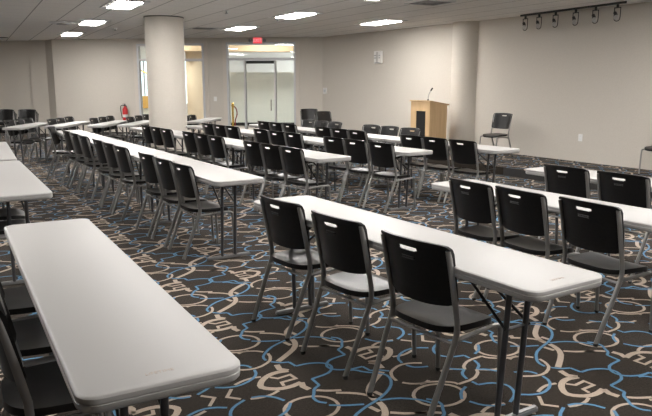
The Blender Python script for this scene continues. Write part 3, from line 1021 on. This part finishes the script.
# local: corner nearest camera at (0,0); -x side = audience face goes along +y', front depth along +x
def lec():
    # local frame: audience face spans from (0,0) to (0,W) ; side spans (0,0) to (D,0)
    W_, D_ = 0.60, 0.52
    b = bmesh.new()
    box(b, 0.012, D_ - 0.02, -0.0, 0.02, 0.06, 1.0)
    box(b, 0.012, D_ - 0.02, W_ - 0.02, W_, 0.06, 1.0)
    box(b, D_ - 0.04, D_ - 0.02, 0.02, W_ - 0.02, 0.06, 0.95)
    box(b, 0.03, D_ - 0.04, 0.02, W_ - 0.02, 0.70, 0.72)
    # sloped shoulders of the side panels
    for y0, y1 in ((0.0, 0.02), (W_ - 0.02, W_)):
        v = [b.verts.new((x, y, z)) for y in (y0, y1) for x, z in ((0.012, 1.0), (D_ - 0.02, 1.0), (D_ - 0.02, 1.045), (0.012, 1.125))]
        b.faces.new(v[0:4]); b.faces.new(v[4:8][::-1])
        for i in range(4):
            b.faces.new([v[i], v[(i + 1) % 4], v[4 + (i + 1) % 4], v[4 + i]])
    obj('body', b, M['wood'], t)
    b = bmesh.new()
    box(b, 0.0, 0.012, 0.0, 0.13, 0.06, 1.125)
    box(b, 0.0, 0.012, W_ - 0.17, W_, 0.06, 1.125)
    box(b, 0.0, 0.012, 0.13, W_ - 0.17, 0.93, 1.125)
    box(b, 0.0, 0.012, 0.13, W_ - 0.17, 0.06, 0.16)
    obj('front_panel', b, M['wood'], t)
    b = bmesh.new(); box(b, 0.012, 0.02, 0.12, W_ - 0.16, 0.15, 0.94)
    obj('black_inset', b, M['black'], t)
    b = bmesh.new()
    v = [b.verts.new(p) for p in [(-0.025, -0.02, 1.128), (D_ + 0.02, -0.02, 1.045), (D_ + 0.02, W_ + 0.02, 1.045), (-0.025, W_ + 0.02, 1.128)]]
    v += [b.verts.new((q.co.x, q.co.y, q.co.z + 0.025)) for q in v]
    b.faces.new(v[0:4][::-1]); b.faces.new(v[4:8])
    for i in range(4):
        b.faces.new([v[i], v[(i + 1) % 4], v[4 + (i + 1) % 4], v[4 + i]])
    obj('top', b, M['wood'], t)
    b = bmesh.new(); box(b, 0.03, D_ - 0.05, 0.03, W_ - 0.03, 0, 0.06)
    obj('plinth', b, M['black'], t)
lec()
t.scale = (1.0, 1.0, 1.03)
ml = Matrix.Translation((LEC[0], LEC[1], 0.034)) @ Matrix.Rotation(lrz, 4, 'Z')
mp_ = ml @ Vector((0.05, 0.12, 1.142))
m = thing('microphone', 'slim black gooseneck microphone on the lectern top', 'microphone', mp_)
bm = bmesh.new(); cyl(bm, 0, 0, 0, 0.03, 0.028, 16, 0.02); obj('mount', bm, M['black'], m, True)
bm = bmesh.new(); tube(bm, smooth_path([(0, 0, 0.02), (0.005, 0, 0.10), (0.03, 0, 0.17), (0.055, -0.01, 0.215)], 2), 0.006, 8); obj('gooseneck', bm, M['grey'], m, True)
bm = bmesh.new(); tube(bm, [(0.053, -0.01, 0.21), (0.062, -0.012, 0.225), (0.085, -0.02, 0.262), (0.09, -0.022, 0.268)], 0.016, 10); obj('capsule', bm, M['black'], m, True)

# ------------------------------------------------------------------ things on the walls
def on_wall(a, b, s, z, off=0.0):
    """matrix at distance s along wall a-b; local x along wall, local -y into the room, z up"""
    d = Vector((b[0] - a[0], b[1] - a[1])).normalized()
    return (a[0] + d.x * s, a[1] + d.y * s, z), math.atan2(d.y, d.x)
def along(a, b, p):
    d = Vector((b[0] - a[0], b[1] - a[1])).normalized()
    return (p[0] - a[0]) * d.x + (p[1] - a[1]) * d.y
RW_A, RW_B = P_CORNER, (2.76, 15.10)
loc, rz = on_wall(RW_A, RW_B, along(RW_A, RW_B, (1.36, 17.2)), 2.03)
a = thing('wall_alarm', 'white slotted alarm box high on the wall left of the lectern', 'alarm', loc, rz)
obj('housing', rbox(-0.14, 0.14, -0.075, -0.001, 0.0, 0.31, 0.012, 2), M['white'], a)
bm = bmesh.new()
for z0 in (0.13, 0.19): box(bm, -0.12, -0.03, -0.079, -0.074, z0, z0 + 0.022); box(bm, 0.06, 0.12, -0.079, -0.074, z0, z0 + 0.022)
box(bm, -0.10, 0.10, -0.079, -0.074, 0.012, 0.03)
obj('slots', bm, M['grey'], a)
obj('strobe_lens', rbox(-0.02, 0.05, -0.10, -0.074, 0.03, 0.29, 0.01, 2), M['lens'], a)
loc, rz = on_wall(RW_A, RW_B, 0.16, 1.25)
a = thing('thermostat', 'small pale thermostat beside the wall corner', 'thermostat', loc, rz)
obj('housing', rbox(-0.09, 0.09, -0.035, -0.001, 0, 0.17, 0.008, 2), M['white'], a)
obj('screen', rbox(-0.05, 0.05, -0.040, -0.034, 0.05, 0.12, 0.002, 1), M['alu'], a)
loc, rz = on_wall(WR_A, WR_B, along(WR_A, WR_B, (4.63, 12.12)), 0.50)
a = thing('wall_outlet', 'white outlet plate low on the wall behind the stage', 'outlet', loc, rz)
obj('plate', rbox(-0.045, 0.045, -0.009, -0.001, 0, 0.13, 0.003, 1), M['white'], a)
bm = bmesh.new()
for z0 in (0.025, 0.075): box(bm, -0.018, 0.018, -0.011, -0.008, z0, z0 + 0.03)
obj('socket', bm, M['trim_white'], a)
loc, rz = on_wall(BACK_A, BACK_B, 3.17, 1.03)
a = thing('light_switch', 'white switch plate between the window and glass entrance', 'switch', loc, rz)
obj('plate', rbox(-0.045, 0.045, 0.001, 0.009, 0, 0.13, 0.003, 1), M['white'], a)
obj('toggle', rbox(-0.012, 0.012, 0.008, 0.016, 0.04, 0.09, 0.002, 1), M['trim_white'], a)
# fire extinguisher
loc, rz = on_wall(BACK_A, BACK_B, 5.92, 0.0)
a = thing('fire_extinguisher', 'red fire extinguisher with white label band hung on the back wall', 'fire extinguisher', (loc[0], loc[1], 0.45), rz)
a.scale = (0.85, 0.85, 0.74)
bm = bmesh.new(); lathe(bm, [(0.05, 0), (0.088, 0.02), (0.09, 0.06), (0.09, 0.44), (0.075, 0.50), (0.035, 0.54), (0.028, 0.58)], 24, 0, 0.115)
obj('cylinder', bm, M['red'], a, True)
bm = bmesh.new(); lathe(bm, [(0.0915, 0.14), (0.0915, 0.25)], 24, 0, 0.115); obj('label_band', bm, M['white'], a, True)
bm = bmesh.new(); cyl(bm, 0, 0.115, 0.58, 0.63, 0.03, 16); box(bm, -0.02, 0.02, 0.10, 0.24, 0.61, 0.63); box(bm, -0.02, 0.02, 0.10, 0.26, 0.66, 0.675); box(bm, -0.015, 0.015, 0.09, 0.11, 0.60, 0.675)
obj('handle', bm, M['black'], a)
bm = bmesh.new(); tube(bm, smooth_path([(0.02, 0.115, 0.60), (0.14, 0.13, 0.62), (0.16, 0.13, 0.45), (0.12, 0.13, 0.20), (0.11, 0.13, 0.10)], 2), 0.014, 8)
obj('hose', bm, M['black'], a, True)
bm = bmesh.new(); box(bm, -0.02, 0.02, 0.001, 0.03, 0.1, 0.6); obj('bracket', bm, M['black'], a)
# exit sign with two emergency lamp heads
loc, rz = on_wall(BACK_A, BACK_B, 1.86, 2.72)
a = thing('exit_sign', 'small red lit EXIT sign with lamp heads above the glass entrance', 'exit sign', (loc[0], loc[1], 2.655), rz)
obj('housing', rbox(-0.14, 0.14, 0.022, 0.07, 0, 0.18, 0.006, 1), M['white'], a)
bm = bmesh.new(); box(bm, -0.125, 0.125, 0.0705, 0.074, 0.012, 0.168); obj('face', bm, M['exit_red'], a)
m4 = Matrix.Translation((0, 0.0745, 0.09)) @ Matrix.Rotation(math.pi, 4, 'Z') @ Matrix.Rotation(R(90), 4, 'X')
obj('lettering', text_bm('EXIT', 0.125, 0.0005, m4), M['exit_white'], a)
for s in (-1, 1):
    bm = bmesh.new()
    tube(bm, [(s * 0.14, 0.045, 0.08), (s * 0.19, 0.05, 0.10)], 0.012, 8)
    tube(bm, [(s * 0.19, 0.03, 0.10), (s * 0.22, 0.11, 0.09)], 0.045, 14)
    obj('lamp_head', bm, M['grey'], a, True)

# ------------------------------------------------------------------ ceiling fittings
def vent(x, y, s, label):
    v = thing('ceiling_vent', label, 'vent', (x, y, CEIL), ang, 'ceiling air vents')
    bm = bmesh.new()
    for a_ in ((-s, s, -s, -s + 0.03), (-s, s, s - 0.03, s), (-s, -s + 0.03, -s + 0.03, s - 0.03), (s - 0.03, s, -s + 0.03, s - 0.03)): box(bm, *a_, -0.012, 0)
    obj('frame', bm, M['trim_white'], v)
    bm = bmesh.new(); box(bm, -s + 0.03, s - 0.03, -s + 0.03, s - 0.03, -0.003, 0); obj('throat', bm, M['vent_dark'], v)
    for k, q in enumerate((0.72, 0.46, 0.2)):
        bm = bmesh.new(); w = s * q; h = 0.02
        for a_ in ((-w, w, -w, -w + h), (-w, w, w - h, w), (-w, -w + h, -w + h, w - h), (w - h, w, -w + h, w - h)): box(bm, *a_, -0.016, -0.003)
        obj('louver_ring', bm, M['grey'], v)
vent(1.69, 11.25, 0.30, 'square ceiling vent with dark louvres at the upper right')
vent(-2.90, 16.3, 0.28, 'small square ceiling vent right of the free column')
v = thing('ceiling_vent', 'round ceiling vent at the upper left between the lights', 'vent', (-5.66, 14.8, CEIL), 0, 'ceiling air vents')
bm = bmesh.new(); lathe(bm, [(0.30, 0.0), (0.30, -0.01), (0.24, -0.03), (0.22, -0.03)], 32); obj('frame', bm, M['trim_white'], v, True)
bm = bmesh.new(); lathe(bm, [(0.22, -0.02), (0.22, -0.026)], 32); obj('throat', bm, M['vent_dark'], v)
bm = bmesh.new(); lathe(bm, [(0.12, -0.027), (0.14, -0.045), (0.05, -0.05)], 32); obj('diffuser_cone', bm, M['grey'], v, True)
bm = bmesh.new(); box(bm, -0.35, 0.35, -0.10, 0.10, -0.012, 0)
v = thing('ceiling_vent', 'dark slot vent in the ceiling at the far left edge', 'vent', (-9.45, 19.5, CEIL), 0, 'ceiling air vents')
obj('slot', bm, M['vent_dark'], v)
for x, y, lb in ((-1.80, 12.45, 'tiny sprinkler head in the ceiling right of the column'), (-5.0, 16.3, 'tiny sprinkler head between the two far left lights'), (-0.98, 14.0, 'tiny sprinkler head beside the centre ceiling light')):
    s_ = thing('sprinkler', lb, 'sprinkler', (x, y, CEIL), 0, 'ceiling sprinklers')
    bm = bmesh.new(); lathe(bm, [(0.05, 0), (0.05, -0.008), (0.02, -0.015)], 16); obj('escutcheon', bm, M['trim_white'], s_, True)
    bm = bmesh.new(); cyl(bm, 0, 0, -0.05, -0.01, 0.012, 10); cyl(bm, 0, 0, -0.056, -0.05, 0.03, 12); obj('head', bm, M['grey'], s_, True)

# track lights near the stage wall
TA, TB = Vector((3.74, 13.22)), Vector((4.80, 11.05))
d = (TB - TA); Lr = d.length; trz = math.atan2(d.y, d.x)
t = thing('light_track', 'long black lighting track on the ceiling above the stage', 'light track', (TA.x, TA.y, CEIL), trz)
obj('rail', rbox(0, Lr, -0.018, 0.018, -0.035, 0.0, 0.003, 1), M['black'], t)
SP = None
nm = ['leftmost', 'second from left', 'third from left', 'third from right', 'second from right', 'rightmost']
for k in range(6):
    f = (0.055, 0.205, 0.375, 0.57, 0.75, 0.935)[k]
    p = TA.lerp(TB, f)
    lb = nm[k] + ' black spotlight hanging from the lighting track'
    if SP is None:
        SP = thing('track_spotlight', lb, 'spotlight', (p.x, p.y, CEIL - 0.035), trz, 'spotlights on the track')
        bm = bmesh.new(); cyl(bm, 0, 0, -0.05, -0.001, 0.022, 12); box(bm, -0.06, 0.06, -0.012, 0.012, -0.06, -0.045); obj('mount', bm, M['black'], SP, True)
        bm = bmesh.new()
        tube(bm, smooth_path([(-0.06, 0, -0.05), (-0.062, 0, -0.20), (-0.05, 0, -0.25), (0, 0, -0.268), (0.05, 0, -0.25), (0.062, 0, -0.20), (0.06, 0, -0.05)], 2), 0.007, 8)
        obj('yoke', bm, M['black'], SP, True)
        bm = bmesh.new()
        tube(bm, [(-0.075, 0.03, -0.125), (-0.045, 0.015, -0.15), (-0.005, -0.015, -0.19), (0.005, -0.022, -0.20)], 0.028, 14)
        obj('lamp_socket', bm, M['black'], SP, True)
        bm = bmesh.new()
        tube(bm, [(0.0, -0.02, -0.195), (0.022, -0.045, -0.222)], 0.036, 16)
        obj('lamp_lens', bm, M['lens'], SP, True)
    else:
        dup(SP, (p.x, p.y, CEIL - 0.035), trz, lb)
